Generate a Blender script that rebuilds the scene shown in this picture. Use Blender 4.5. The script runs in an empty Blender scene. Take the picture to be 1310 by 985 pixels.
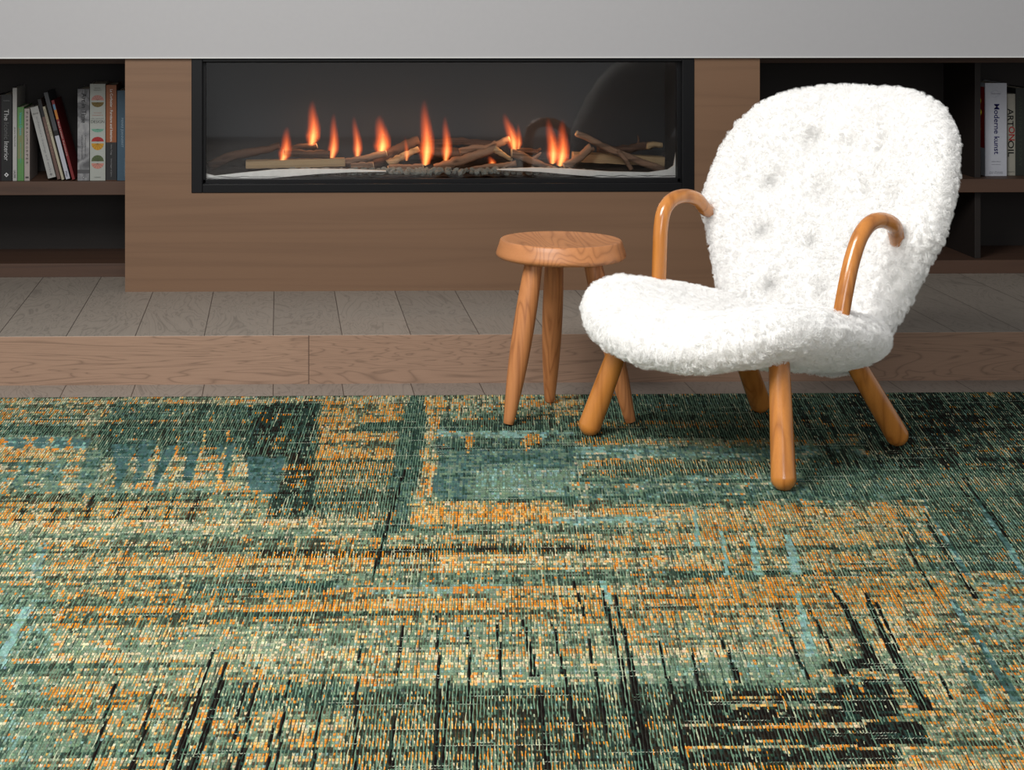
import bpy, math, random
import numpy as np
from mathutils import Vector, Matrix, noise
random.seed(7); rng = np.random.default_rng(11)
PI = math.pi
SC = bpy.context.scene
COL = SC.collection

# ------------------------------------------------------------------ camera
F, H, TH, VX, PY = 2350.0, 1.12, math.radians(1.4), 358.0, -31.0
PX = VX + F*math.tan(TH)
cam = bpy.data.cameras.new('camera'); co = bpy.data.objects.new('camera', cam); COL.objects.link(co)
co.location = (0, 0, H); co.rotation_euler = (PI/2, 0, -TH)
cam.sensor_width = 36; cam.lens = F/1310*36
cam.shift_x = (655-PX)/1310; cam.shift_y = -(492.5-PY)/1310
cam.clip_start = 0.05
SC.camera = co
SC.view_settings.view_transform = 'Standard'; SC.view_settings.look = 'None'
SC.view_settings.exposure = 0.0; SC.view_settings.gamma = 1.0
SC.view_settings.use_curve_mapping = False

def ray(x, y):
    a = (x-PX)/F; b = -(y-PY)/F
    return (a*math.cos(TH)+math.sin(TH), -a*math.sin(TH)+math.cos(TH), b)
def atY(x, y, Y):                       # point of the photograph's ray on the plane Y
    r = ray(x, y); t = Y/r[1]; return (r[0]*t, Y, H+r[2]*t)
def atZ(x, y, Z):
    r = ray(x, y); t = (Z-H)/r[2]; return (r[0]*t, r[1]*t, Z)

# ------------------------------------------------------------------ helpers
def s2l(c):
    return tuple((v/255/12.92 if v/255 <= .04045 else ((v/255+.055)/1.055)**2.4) for v in c)
class MB:
    def __init__(s): s.v = []; s.f = []; s.sm = []
    def add(s, V, Fc, smooth=False):
        n = len(s.v); s.v += [tuple(p) for p in V]
        for f in Fc: s.f.append(tuple(i+n for i in f)); s.sm.append(smooth)
    def box(s, x0, x1, y0, y1, z0, z1):
        V = [(x, y, z) for z in (z0, z1) for y in (y0, y1) for x in (x0, x1)]
        s.add(V, [(0, 2, 3, 1), (4, 5, 7, 6), (0, 1, 5, 4), (2, 6, 7, 3), (0, 4, 6, 2), (1, 3, 7, 5)])
    def tube(s, pts, rad, n=20, cap='round', squash=1.0):
        pts = [Vector(p) for p in pts]; k = len(pts)
        if not hasattr(rad, '__len__'): rad = [rad]*k
        P = []; R = []
        if cap == 'round':
            d = (pts[0]-pts[1]).normalized()
            for a in (0.02, .35, .65, .87, .97): P.append(pts[0]+d*rad[0]*(1-a)*.0+d*rad[0]*math.cos(a*PI/2)); R.append(rad[0]*math.sin(a*PI/2))
        P += pts; R += list(rad)
        if cap == 'round':
            d = (pts[-1]-pts[-2]).normalized()
            for a in (.97, .87, .65, .35, .02): P.append(pts[-1]+d*rad[-1]*math.cos(a*PI/2)); R.append(rad[-1]*math.sin(a*PI/2))
        t0 = (P[1]-P[0]).normalized()
        up = Vector((0, 0, 1)) if abs(t0.z) < .9 else Vector((1, 0, 0))
        u = t0.cross(up).normalized(); V = []
        for i, p in enumerate(P):
            t = (P[min(i+1, len(P)-1)]-P[max(i-1, 0)]).normalized()
            u = (u-t*u.dot(t)).normalized(); w = t.cross(u)
            for j in range(n):
                a = 2*PI*j/n
                V.append(p+(u*math.cos(a)+w*math.sin(a)*squash)*R[i])
        m = len(P); Fc = []
        for i in range(m-1):
            for j in range(n):
                Fc.append((i*n+j, i*n+(j+1) % n, (i+1)*n+(j+1) % n, (i+1)*n+j))
        Fc.append(tuple(reversed(range(n)))); Fc.append(tuple((m-1)*n+j for j in range(n)))
        s.add(V, Fc, True)
    def lathe(s, prof, n=64):
        V = []; m = len(prof)
        for (r, z) in prof:
            for j in range(n): V.append((r*math.cos(2*PI*j/n), r*math.sin(2*PI*j/n), z))
        Fc = [(i*n+j, i*n+(j+1) % n, (i+1)*n+(j+1) % n, (i+1)*n+j) for i in range(m-1) for j in range(n)]
        Fc.append(tuple(reversed(range(n)))); Fc.append(tuple((m-1)*n+j for j in range(n)))
        s.add(V, Fc, True)
    def prism(s, poly, y0, y1):          # poly in (x,z), extruded along y
        n = len(poly); V = [(x, y0, z) for x, z in poly]+[(x, y1, z) for x, z in poly]
        Fc = [tuple(range(n)), tuple(reversed(range(n, 2*n)))]
        Fc += [(i, i+n, (i+1) % n+n, (i+1) % n) for i in range(n)]
        s.add(V, Fc)
    def mesh(s, name):
        me = bpy.data.meshes.new(name); me.from_pydata(s.v, [], s.f)
        me.polygons.foreach_set('use_smooth', s.sm); me.update()
        import bmesh
        b = bmesh.new(); b.from_mesh(me); bmesh.ops.recalc_face_normals(b, faces=b.faces); b.to_mesh(me); b.free()
        return me
    def build(s, name, mat, parent=None, bevel=0):
        o = bpy.data.objects.new(name, s.mesh(name)); COL.objects.link(o)
        o.data.materials.append(mat)
        if parent: o.parent = parent
        if bevel:
            m = o.modifiers.new('bevel', 'BEVEL'); m.width = bevel; m.segments = 2; m.limit_method = 'ANGLE'
        return o
def empty(name, label, cat, loc=(0, 0, 0), group=None, rot=(0, 0, 0)):
    o = bpy.data.objects.new(name, None); COL.objects.link(o); o.empty_display_size = .05
    o.location = loc; o.rotation_euler = rot; tag(o, label, cat, group); return o
def tag(o, label, cat, group=None):
    o['label'] = label; o['category'] = cat
    if group: o['group'] = group
    return o
def struct(o): o['kind'] = 'structure'; return o
def catmull(P, n=8):
    P = [Vector(p) for p in P]; Q = [P[0]*2-P[1]]+P+[P[-1]*2-P[-2]]; out = []
    for i in range(1, len(Q)-2):
        for k in range(n):
            t = k/n; a, b, c, d = Q[i-1:i+3]
            out.append(.5*((2*b)+(c-a)*t+(2*a-5*b+4*c-d)*t*t+(3*b-a-3*c+d)*t**3))
    out.append(P[-1]); return out

# ------------------------------------------------------------------ materials
class NT:
    def __init__(s, name):
        s.m = bpy.data.materials.new(name); s.m.use_nodes = True; s.t = s.m.node_tree; s.t.nodes.clear()
        s.out = s.t.nodes.new('ShaderNodeOutputMaterial')
    def n(s, typ, **kw):
        nd = s.t.nodes.new(typ)
        for k, v in kw.items():
            if k.startswith('i_'): nd.inputs[k[2:].replace('_', ' ')].default_value = v
            else: setattr(nd, k, v)
        return nd
    def l(s, a, b): s.t.links.new(a, b)
    def math(s, op, a, b=None, c=None):
        nd = s.n('ShaderNodeMath', operation=op)
        for i, v in enumerate((a, b, c)):
            if v is None: continue
            if isinstance(v, (int, float)): nd.inputs[i].default_value = v
            else: s.l(v, nd.inputs[i])
        return nd.outputs[0]
    def mix(s, fac, a, b, blend='MIX'):
        nd = s.n('ShaderNodeMix', data_type='RGBA', blend_type=blend)
        for sock, v in ((nd.inputs[0], fac), (nd.inputs[6], a), (nd.inputs[7], b)):
            if isinstance(v, (int, float)): sock.default_value = v
            elif isinstance(v, tuple): sock.default_value = (*v[:3], 1)
            else: s.l(v, sock)
        return nd.outputs[2]
    def coords(s, scale=(1, 1, 1), kind='Object'):
        tc = s.n('ShaderNodeTexCoord'); mp = s.n('ShaderNodeMapping'); mp.inputs['Scale'].default_value = scale
        s.l(tc.outputs[kind], mp.inputs[0]); return mp.outputs[0]
    def noise(s, vec, scale, detail=4, rough=.5, dist=0):
        nd = s.n('ShaderNodeTexNoise'); nd.inputs['Scale'].default_value = scale; nd.inputs['Detail'].default_value = detail
        nd.inputs['Roughness'].default_value = rough; nd.inputs['Distortion'].default_value = dist
        s.l(vec, nd.inputs['Vector']); return nd.outputs['Fac']
    def ramp(s, fac, stops):
        nd = s.n('ShaderNodeValToRGB'); e = nd.color_ramp.elements
        while len(e) < len(stops): e.new(.5)
        for el, (p, c) in zip(e, stops): el.position = p; el.color = (*c[:3], 1)
        s.l(fac, nd.inputs[0]); return nd.outputs[0]
    def princ(s, color, rough=.6, spec=.5, bump=None, bstr=.2, bdist=.002, coat=0, **kw):
        p = s.n('ShaderNodeBsdfPrincipled')
        if isinstance(color, tuple): p.inputs['Base Color'].default_value = (*color[:3], 1)
        else: s.l(color, p.inputs['Base Color'])
        if isinstance(rough, (int, float)): p.inputs['Roughness'].default_value = rough
        else: s.l(rough, p.inputs['Roughness'])
        p.inputs['Specular IOR Level'].default_value = spec
        p.inputs['Coat Weight'].default_value = coat; p.inputs['Coat Roughness'].default_value = .15
        if bump is not None:
            b = s.n('ShaderNodeBump'); b.inputs['Strength'].default_value = bstr; b.inputs['Distance'].default_value = bdist
            s.l(bump, b.inputs['Height']); s.l(b.outputs[0], p.inputs['Normal'])
        s.l(p.outputs[0], s.out.inputs['Surface']); return p

def plain(name, rgb, rough=.6, spec=.4, var=.08):
    m = NT(name); c = s2l(rgb); v = m.coords(); f = m.noise(v, 60, 3)
    col = m.mix(f, tuple(x*(1-var) for x in c), tuple(min(1, x*(1+var)) for x in c))
    m.princ(col, rough, spec); return m.m
def wood(name, light, dark, axis='Z', scale=1.0, ring=14, rough=.45, spec=.4, coat=0, contrast=1.0, dist=3.0, fine=1.0):
    """grain running along the given object axis"""
    m = NT(name); st = {'X': (.035, 1, 1), 'Y': (1, .035, 1), 'Z': (1, 1, .035)}[axis]
    v = m.coords(tuple(a*scale for a in st))
    big = m.noise(v, 6, 3, .55, .6)
    rings = m.math('FRACT', m.math('MULTIPLY', big, ring))
    rings = m.math('POWER', m.math('ABSOLUTE', m.math('SUBTRACT', m.math('MULTIPLY', rings, 2), 1)), dist)
    fineN = m.noise(v, 260*fine, 3, .7)
    a = m.mix(m.math('MULTIPLY', rings, .75*contrast), s2l(light), s2l(dark))
    a = m.mix(m.math('MULTIPLY', m.math('SUBTRACT', fineN, .3), .55*contrast), a, s2l(dark))
    m.princ(a, rough, spec, fineN, .15, .001, coat); return m.m

def plank_mat(name, c1, c2, seam, x0, w, along='Y', rough=.55, board=None, grain=1.0):
    """boards running along an axis, thin dark joints, cathedral grain"""
    m = NT(name); tc = m.n('ShaderNodeTexCoord'); sp = m.n('ShaderNodeSeparateXYZ'); m.l(tc.outputs['Object'], sp.inputs[0])
    ax = 0 if along == 'Y' else 2
    u = m.math('DIVIDE', m.math('SUBTRACT', sp.outputs[0], x0), w)
    idx = m.math('FLOOR', u); fr = m.math('FRACT', u)
    edge = m.math('MINIMUM', fr, m.math('SUBTRACT', 1, fr))
    line = m.math('LESS_THAN', edge, .0012/w)
    wn = m.n('ShaderNodeTexWhiteNoise', noise_dimensions='1D'); m.l(idx, wn.inputs['W'])
    cb = m.n('ShaderNodeCombineXYZ')
    if along == 'Y': sx, sy, sz = 1, .28, 1
    else: sx, sy, sz = .15, 1, 1.6
    m.l(m.math('ADD', m.math('MULTIPLY', sp.outputs[0], sx), m.math('MULTIPLY', wn.outputs[0], 37)), cb.inputs[0])
    m.l(m.math('MULTIPLY', sp.outputs[1], sy), cb.inputs[1]); m.l(m.math('MULTIPLY', sp.outputs[2], sz), cb.inputs[2])
    big = m.noise(cb.outputs[0], 7, 3, .55, 1.2)
    rg = m.math('FRACT', m.math('MULTIPLY', big, 16)); rg = m.math('POWER', m.math('ABSOLUTE', m.math('SUBTRACT', m.math('MULTIPLY', rg, 2), 1)), 5)
    mp = m.n('ShaderNodeMapping'); mp.inputs['Scale'].default_value = (1, .05, 1) if along == 'Y' else (.05, 1, 1); m.l(tc.outputs['Object'], mp.inputs[0])
    fn = m.noise(mp.outputs[0], 230, 3, .7)
    knots = m.noise(cb.outputs[0], 3.2, 2, .5)
    col = m.mix(wn.outputs[0], s2l(c1), s2l(c2))
    dk = tuple(v*.48 for v in s2l(c2))
    col = m.mix(m.math('MULTIPLY', rg, .62*grain), col, dk)
    col = m.mix(m.math('MULTIPLY', m.math('SUBTRACT', fn, .35), .5*grain), col, dk)
    col = m.mix(m.math('MULTIPLY', knots, .22), col, s2l(c1))
    col = m.mix(line, col, s2l(seam))
    m.princ(col, rough, .35, m.math('SUBTRACT', fn, m.math('MULTIPLY', line, 3)), .12, .001); return m.m

M = {}
M['paint'] = plain('matt grey white paint', (161, 160, 161), .8, .2, .02)
M['floor'] = plank_mat('taupe oak planks', (134, 123, 113), (124, 113, 104), (60, 50, 44), atZ(349.5, 491.3, 0)[0], .1888)
M['steptop'] = plank_mat('taupe oak planks on the step', (133, 124, 114), (122, 114, 105), (60, 52, 47), atZ(349.5, 491.3, 0)[0], .1888)
M['riser'] = plank_mat('warm oak riser boards', (148, 120, 100), (138, 110, 91), (70, 52, 42), atY(395, 460, 5.04)[0], 2.05, along='X', grain=1.2)
M['panel'] = wood('brown stained oak veneer', (111, 84, 63), (80, 58, 42), 'X', 1.4, 5, .55, .3, contrast=.3, fine=1.2)
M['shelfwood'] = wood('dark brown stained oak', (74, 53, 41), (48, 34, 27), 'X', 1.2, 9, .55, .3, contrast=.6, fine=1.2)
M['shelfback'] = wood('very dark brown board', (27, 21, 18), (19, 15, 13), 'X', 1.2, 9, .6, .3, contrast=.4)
M['black'] = plain('black powder coated steel', (10, 10, 12), .5, .18, .05)
M['blackin'] = plain('black firebox lining', (33, 35, 38), .5, .3, .1)
M['armwood'] = wood('lacquered honey beech', (192, 124, 56), (138, 80, 30), 'Z', 1.3, 7, .2, .5, .5, contrast=.9, dist=2)
M['legwood'] = M['armwood']
M['ash'] = wood('oiled ash', (184, 122, 74), (128, 76, 42), 'Z', 1.6, 14, .45, .35, contrast=.85, dist=2.2)
def ash_top():
    m = NT('oiled ash end grain seat'); v = m.coords((1, .16, .7))
    big = m.noise(v, 5.5, 2, .5, .35)
    rg = m.math('FRACT', m.math('MULTIPLY', big, 26)); rg = m.math('POWER', m.math('ABSOLUTE', m.math('SUBTRACT', m.math('MULTIPLY', rg, 2), 1)), 3)
    mp = m.coords((1, .05, 1)); fn = m.noise(mp, 300, 3, .7)
    c = m.mix(m.math('MULTIPLY', rg, .6), s2l((176, 118, 74)), s2l((124, 76, 44)))
    c = m.mix(m.math('MULTIPLY', m.math('SUBTRACT', fn, .35), .5), c, s2l((140, 84, 48)))
    m.princ(c, .42, .4, fn, .1, .001); return m.m
M['ashtop'] = ash_top()
M['bark'] = wood('brown bark', (138, 110, 90), (58, 44, 36), 'X', 2, 9, .85, .15)
M['barkdark'] = wood('scorched dark bark', (88, 68, 57), (34, 26, 23), 'X', 2, 9, .85, .15)
M['cut'] = plain('pale cut wood', (176, 150, 118), .8, .2, .2)
M['timber'] = wood('split pale timber', (164, 142, 108), (92, 74, 54), 'X', 2, 12, .8, .2)
M['palegrey'] = plain('matt pale grey', (225, 226, 222), .85, .1, .12)
M['pebble'] = plain('grey green pebble', (112, 116, 110), .7, .3, .35)
M['ember'] = plain('dark ash bed', (48, 45, 42), .9, .1, .4)
M['paper'] = plain('book pages', (196, 188, 172), .8, .1, .05)

def glass_mat():
    m = NT('clear fire glass'); fr = m.n('ShaderNodeFresnel'); fr.inputs[0].default_value = 1.5
    tr = m.n('ShaderNodeBsdfTransparent'); gl = m.n('ShaderNodeBsdfGlossy'); gl.inputs['Roughness'].default_value = .03
    tr.inputs[0].default_value = (.93, .93, .93, 1)
    mx = m.n('ShaderNodeMixShader'); m.l(fr.outputs[0], mx.inputs[0]); m.l(tr.outputs[0], mx.inputs[1]); m.l(gl.outputs[0], mx.inputs[2])
    m.l(mx.outputs[0], m.out.inputs['Surface']); return m.m
M['glass'] = glass_mat()

# ------------------------------------------------------------------ setting
Y_STEP, Z_STEP = 5.04, .134
Y_PAN, Y_SH, Y_BK = 5.742, 6.03, 6.36
X0P, X1P = -.4825, 1.509            # fireplace surround
Z_TOP = .8636
b = MB(); b.box(-3.2, 4.2, -1.2, Y_STEP, -.05, 0); struct(b.build('floor', M['floor']))
b = MB(); b.box(-3.2, 4.2, Y_STEP, Y_BK+.05, -.05, Z_STEP)
o = struct(b.build('raised_hearth_step', M['steptop'])); o.data.materials.append(M['riser'])
for p in o.data.polygons:
    if p.normal.y < -.9: p.material_index = 1
m_ = o.modifiers.new('bevel', 'BEVEL'); m_.width = .002; m_.segments = 2
b = MB(); b.box(-3.2, 4.2, Y_PAN-.012, Y_BK+.05, Z_TOP, 2.7); struct(b.build('wall_back', M['paint'], bevel=.003))
b = MB(); b.box(-3.2, 4.2, Y_PAN-.016, Y_PAN-.0122, Z_TOP-.001, Z_TOP+.0028); struct(b.build('edge_highlight_1', plain('painted edge highlight', (192, 192, 190), .6, .3, .02)))  # highlight on the wall's lower edge, painted as a thin lighter strip

# fireplace surround: one panel with an opening
FX0, FX1, FZ0, FZ1 = -.2756, 1.3014, .4424, Z_TOP-.002
b = MB()
b.box(X0P, FX0, Y_PAN, Y_BK, Z_STEP, Z_TOP-.001); b.box(FX1, X1P, Y_PAN, Y_BK, Z_STEP, Z_TOP-.001)
b.box(FX0, FX1, Y_PAN, Y_BK, Z_STEP, FZ0)
tag(b.build('fireplace_surround', M['panel']), 'brown stained oak panel surrounding the long gas fireplace', 'fireplace surround')

# ------------------------------------------------------------------ fireplace
fp = empty('gas_fireplace', 'long black framed gas fireplace behind glass in the brown panel', 'fireplace', ((FX0+FX1)/2, Y_PAN, FZ0))
def loc(o, p=fp.location): o.location = -Vector(p); return o
GX0, GX1, GZ0, GZ1 = -.2415, 1.2635, .4815, .851
b = MB()
yf = Y_PAN-.004
b.box(FX0, GX0+.0, yf, Y_PAN+.05, FZ0, FZ1); b.box(GX1, FX1, yf, Y_PAN+.05, FZ0, FZ1)
b.box(GX0, GX1, yf, Y_PAN+.05, FZ0, GZ0-.012); b.box(GX0, GX1, yf, Y_PAN+.05, GZ1, FZ1)
loc(b.build('frame', M['black'], fp, bevel=.002))
b = MB()      # inner stepped rim holding the pane
r = .010; yr = Y_PAN+.022
b.box(GX0-.001, GX0+r, yr, yr+.03, GZ0-.012, GZ1); b.box(GX1-r, GX1+.001, yr, yr+.03, GZ0-.012, GZ1)
b.box(GX0, GX1, yr, yr+.03, GZ0-.013, GZ0); b.box(GX0, GX1, yr, yr+.03, GZ1-.004, GZ1+.001)
loc(b.build('inner_rim', M['black'], fp, bevel=.001))
b = MB(); b.box(GX0+r-.003, GX1-r+.003, yr+.012, yr+.016, GZ0-.003, GZ1-.002); loc(b.build('glass_pane', M['glass'], fp))
BX0, BX1, BY0, BY1, BZ0, BZ1 = FX0+.004, FX1-.004, Y_PAN+.052, Y_PAN+.40, FZ0+.012, FZ1-.001
b = MB(); t = .004
b.box(BX0, BX1, BY1, BY1+t, BZ0, BZ1); b.box(BX0, BX0+t, BY0, BY1, BZ0, BZ1); b.box(BX1-t, BX1, BY0, BY1, BZ0, BZ1)
b.box(BX0, BX1, BY0, BY1, BZ1-t, BZ1); b.box(BX0, BX1, BY0, BY1, BZ0-t, BZ0)
loc(b.build('firebox', M['blackin'], fp))
# bed of ash
BZ = .492
b = MB()
nx, ny = 160, 26; V = []
for j in range(ny):
    for i in range(nx):
        x = BX0+.006+(BX1-BX0-.012)*i/(nx-1); y = BY0+.002+(BY1-BY0-.006)*j/(ny-1)
        z = BZ-.006+.02*(j/(ny-1))+.006*noise.noise(Vector((x*30, y*30, 0)))
        V.append((x, y, z))
Fc = [(j*nx+i, j*nx+i+1, (j+1)*nx+i+1, (j+1)*nx+i) for j in range(ny-1) for i in range(nx-1)]
b.add(V, Fc, True); loc(b.build('ash_bed', M['ember'], fp))
# flat pale grey strips along the front of the bed and up its right end
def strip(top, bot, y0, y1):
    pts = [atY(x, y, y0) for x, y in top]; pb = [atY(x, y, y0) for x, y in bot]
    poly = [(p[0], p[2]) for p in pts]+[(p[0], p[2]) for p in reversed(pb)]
    b = MB(); b.prism(poly, y0, y1); return loc(b.build('pale_strip', M['palegrey'], fp, bevel=.001))
YB = BY0+.006
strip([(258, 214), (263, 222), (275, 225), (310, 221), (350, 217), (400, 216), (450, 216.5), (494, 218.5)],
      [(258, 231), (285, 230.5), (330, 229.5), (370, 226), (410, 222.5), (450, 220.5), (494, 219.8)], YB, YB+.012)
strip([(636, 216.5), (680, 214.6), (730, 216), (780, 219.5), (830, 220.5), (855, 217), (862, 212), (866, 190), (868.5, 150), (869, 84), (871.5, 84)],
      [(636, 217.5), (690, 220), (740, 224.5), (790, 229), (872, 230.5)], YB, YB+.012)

# pebbles
def pebble_mesh(seed):
    b = MB(); n, mring = 9, 7; V = [(0, 0, -1)]; 
    for i in range(1, mring):
        a = PI*i/mring
        for j in range(n): V.append((math.sin(a)*math.cos(2*PI*j/n), math.sin(a)*math.sin(2*PI*j/n), -math.cos(a)))
    V.append((0, 0, 1)); V2 = []
    for p in V:
        k = 1+.45*noise.noise(Vector(p)*1.3+Vector((seed*7.3, 0, 0))); V2.append((p[0]*k*1.1, p[1]*k*.8, p[2]*k*.75))
    Fc = [(0, 1+(j+1) % n, 1+j) for j in range(n)]
    for i in range(mring-2):
        for j in range(n): Fc.append((1+i*n+j, 1+i*n+(j+1) % n, 1+(i+1)*n+(j+1) % n, 1+(i+1)*n+j))
    e = len(V2)-1; Fc += [(e, e-n+j, e-n+(j+1) % n) for j in range(n)]
    b.add(V2, Fc, False); me = b.mesh('pebble'); me.materials.append(M['pebble']); return me
PM = [pebble_mesh(k) for k in range(6)]
x = 372
k = 0
rr = random.Random(3)
while x < 762:
    for row in range(2):
        xx = x+rr.uniform(-2, 2)+row*4
        lim = 222 if 372 < xx < 440 or xx > 700 else 216
        r = rr.uniform(.0085, .0145)*(1 if row == 0 else 1.1)
        y = YB+.026+row*.026+rr.uniform(-.003, .003)
        if xx > 735 and row == 1: continue
        p = atY(xx, 228-row*4, y)
        o = bpy.data.objects.new('pebble', PM[k % 6]); COL.objects.link(o); k += 1
        o.location = (p[0], y, BZ+.003+row*.004); o.scale = (r, r, r); o.rotation_euler = (rr.uniform(-.5, .5), rr.uniform(-.5, .5), rr.uniform(0, 6))
        tag(o, 'small grey stone in the pebble bed along the front of the fire', 'pebble', 'grey pebbles along the front of the fire')
    x += rr.uniform(7.5, 11)

# logs
def log(name, label, pts, rpx, Y, mat, ends=(0, 0), n=12, taper=1.0, cat='log', group=None, twig=None, dy=0, sag=0):
    """pts in photo px on the plane Y; dy: extra depth at the far end"""
    P = []
    for i, (x, y) in enumerate(pts):
        yy = Y+dy*i/(len(pts)-1); P.append(Vector(atY(x, y, yy)))
    c = P[0].copy(); root = empty(name, label, cat, c, group)
    Q = catmull([p-c for p in P], 7) if len(P) > 2 else [P[0]-c+(P[1]-P[0])*i/10 for i in range(11)]
    R = [rpx*Y/F*(1+(taper-1)*i/(len(Q)-1))*(1+.16*noise.noise(Vector((i*.55, rpx, Y*50)))) for i in range(len(Q))]
    Q = [q+Vector((0, 0, 1))*R[i]*.25*noise.noise(Vector((i*.4, 3, rpx*9))) for i, q in enumerate(Q)]
    b = MB(); b.tube(Q, R, n, cap='flat')
    for i, v in enumerate(b.v):
        d = noise.noise(Vector(v)*90+Vector((Y*9, 0, 0)))*.0022
        b.v[i] = (v[0], v[1]+d, v[2]+d)
    b.build('bark', mat, root)
    for e, (k0, k1) in zip(ends, ((0, 1), (-1, -2))):
        if e:
            d = (Q[k0]-Q[k1]).normalized()
            b = MB(); b.tube([Q[k0]-d*.001, Q[k0]+d*.0015*(1+e)], R[k0]*.9, n, cap='flat')
            b.build('cut_end', M['cut'], root)
    if twig:
        for (tp, trp) in twig:
            T = [Vector(atY(x, y, Y+.004))-c for x, y in tp]
            b = MB(); b.tube(catmull(T, 4) if len(T) > 2 else T, [trp*Y/F*(1-.25*i/len(T)) for i in range(len(catmull(T, 4) if len(T) > 2 else T))], 8, cap='flat')
            b.build('twig', mat, root)
    return root
def plank(name, label, x0, y0, x1, y1, hpx, Y, depth=.03):
    p0 = Vector(atY(x0, y0, Y)); p1 = Vector(atY(x1, y1, Y)); L = (p1-p0).length
    o_ = empty(name, label, 'firewood', p0, None, (0, -math.atan2(p1.z-p0.z, p1.x-p0.x), 0))
    h = hpx*Y/F; b = MB(); n = 24; V = []
    for i in range(n+1):
        x = L*i/n; w = .0015*noise.noise(Vector((x*40, Y, 0))); w2 = .0018*noise.noise(Vector((x*40, Y, 9)))
        V += [(x, 0, -h/2+w2), (x, depth, -h/2), (x, depth, h/2+w), (x, 0, h/2+w)]
    Fc = [(4*i+j, 4*i+(j+1) % 4, 4*i+4+(j+1) % 4, 4*i+4+j) for i in range(n) for j in range(4)]
    Fc += [(3, 2, 1, 0), tuple(4*n+j for j in range(4))]
    b.add(V, Fc); b.build('split_timber', M['timber'], o_)
    for e0, e1 in ((-.0012, .0004), (L-.0004, L+.0012)):
        b = MB(); b.box(e0, e1, .001, depth-.001, -h/2+.001, h/2-.001); b.build('sawn_end', M['cut'], o_)
    return o_
bk, bd = M['bark'], M['barkdark']
YL = 5.88
plank('split_log', 'pale flat sawn log lying at the left of the fire', 315, 211, 441, 208, 10, YL, .04)
log('branch', 'long dark curved branch behind the pale log, far left of the fire', [(268, 213), (290, 202), (315, 196), (340, 191), (358, 187)], 6.5, 5.95, bd, (0, 0), taper=.7)
log('branch', 'short dark branch with a pale round end resting on the pale sawn log', [(363, 196), (380, 196), (402, 197), (422, 198)], 4.6, 5.90, bd, (1, 0), taper=1.2)
log('branch', 'dark stub with a splintered pale tip above the pale sawn log', [(372, 190), (385, 187), (398, 187.5), (405, 187)], 3.6, 5.935, bd, (0, 1), twig=[([(398, 188), (402, 182), (405, 180)], 2.6), ([(397, 188), (405, 192)], 2.4)])
log('branch', 'slim brown branch ending just right of the pale sawn log', [(440, 208), (455, 205), (474, 201), (494, 196)], 4.6, 5.91, bk, (0, 1))
log('branch', 'short round log with a pale cut end facing the glass, left of centre', [(449, 213.5), (462, 212), (477, 211)], 4.6, 5.86, bk, (0, 1))
log('branch', 'thick dark branch rising to the right, left of the tallest flame', [(478, 212), (494, 202), (508, 192), (522, 184), (536, 180)], 6.5, 5.96, bd, (0, 0))
log('branch', 'pale stripped log piece leaning behind the small cut log', [(497, 210), (510, 203), (524, 196), (536, 190)], 6.0, 5.93, M['timber'], (0, 0), taper=.55)
log('branch', 'fat short log with a round cut end under the tallest flame', [(498, 217), (512, 216), (528, 216), (541, 215)], 6.0, 5.875, bk, (1, 1))
log('branch', 'dark log lying behind the tallest flame in the middle', [(520, 190), (545, 190), (570, 195), (600, 199)], 8, 6.02, bd, (0, 0))
log('branch', 'long low dark branch along the back right of the middle flames', [(548, 184), (580, 181), (600, 182), (640, 186)], 5, 6.06, bd, (0, 0))
log('branch', 'thick reddish brown branch slanting up from the middle of the bed', [(556, 217), (578, 209), (600, 202), (620, 195), (636, 188)], 6.8, 5.90, bk, (0, 0), taper=.75)
log('branch', 'thin forked brown branch rising to a pale end at centre right', [(588, 195), (605, 190), (625, 189), (640, 183), (651, 178)], 4.6, 5.93, bk, (0, 1), twig=[([(625, 188), (634, 181)], 2.4)])
log('branch', 'short branch with a pale broken end pointing down right', [(632, 190), (642, 197), (654, 204)], 4.8, 5.895, M['timber'], (0, 1), taper=.5)
log('branch', 'slim reddish branch lying low in front at the centre', [(596, 218), (620, 214), (640, 212), (660, 209)], 3.6, 5.87, bk, (1, 0))
log('branch', 'bent grey brown branch slanting down behind the pebbles at right', [(655, 196), (668, 200), (682, 207), (706, 216)], 6, 5.89, bk, (1, 0), taper=.7, twig=[([(678, 206), (688, 199), (692, 195)], 3)])
log('branch', 'stubby dark branch between the two right hand flames', [(657, 194), (672, 193), (688, 195)], 4, 5.95, bd, (0, 0), twig=[([(684, 195), (692, 190)], 2)])
log('branch', 'crooked dark branch with a round pale end at lower left, right of the flames', [(722, 213), (735, 206), (748, 196), (756, 188)], 5.2, 5.88, bk, (1, 0), twig=[([(750, 194), (760, 190)], 3)])
plank('split_log', 'pale split timber lying at the right of the fire', 734, 201, 850, 207, 12, 5.93, .04)
log('branch', 'long straight brown branch slanting down across the right end', [(738, 170), (765, 183), (794, 197), (820, 207), (849, 218)], 4.3, 5.875, bk, (1, 0), taper=1.1)
log('branch', 'thin brown branch crossing under the long slanting one', [(790, 192), (800, 204), (808, 217)], 3.0, 5.865, bk, (0, 0))
log('branch', 'dark knotty branch with a pale splintered tip at far right', [(764, 190), (785, 192), (806, 190), (822, 187), (832, 186)], 5, 5.97, bd, (0, 0), twig=[([(815, 189), (817, 180), (816, 173)], 2.2)])
log('branch', 'pale splintered piece of wood at the far right end', [(827, 187), (836, 185), (846, 186)], 4.2, 5.955, M['timber'], (0, 1), taper=.9)

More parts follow.
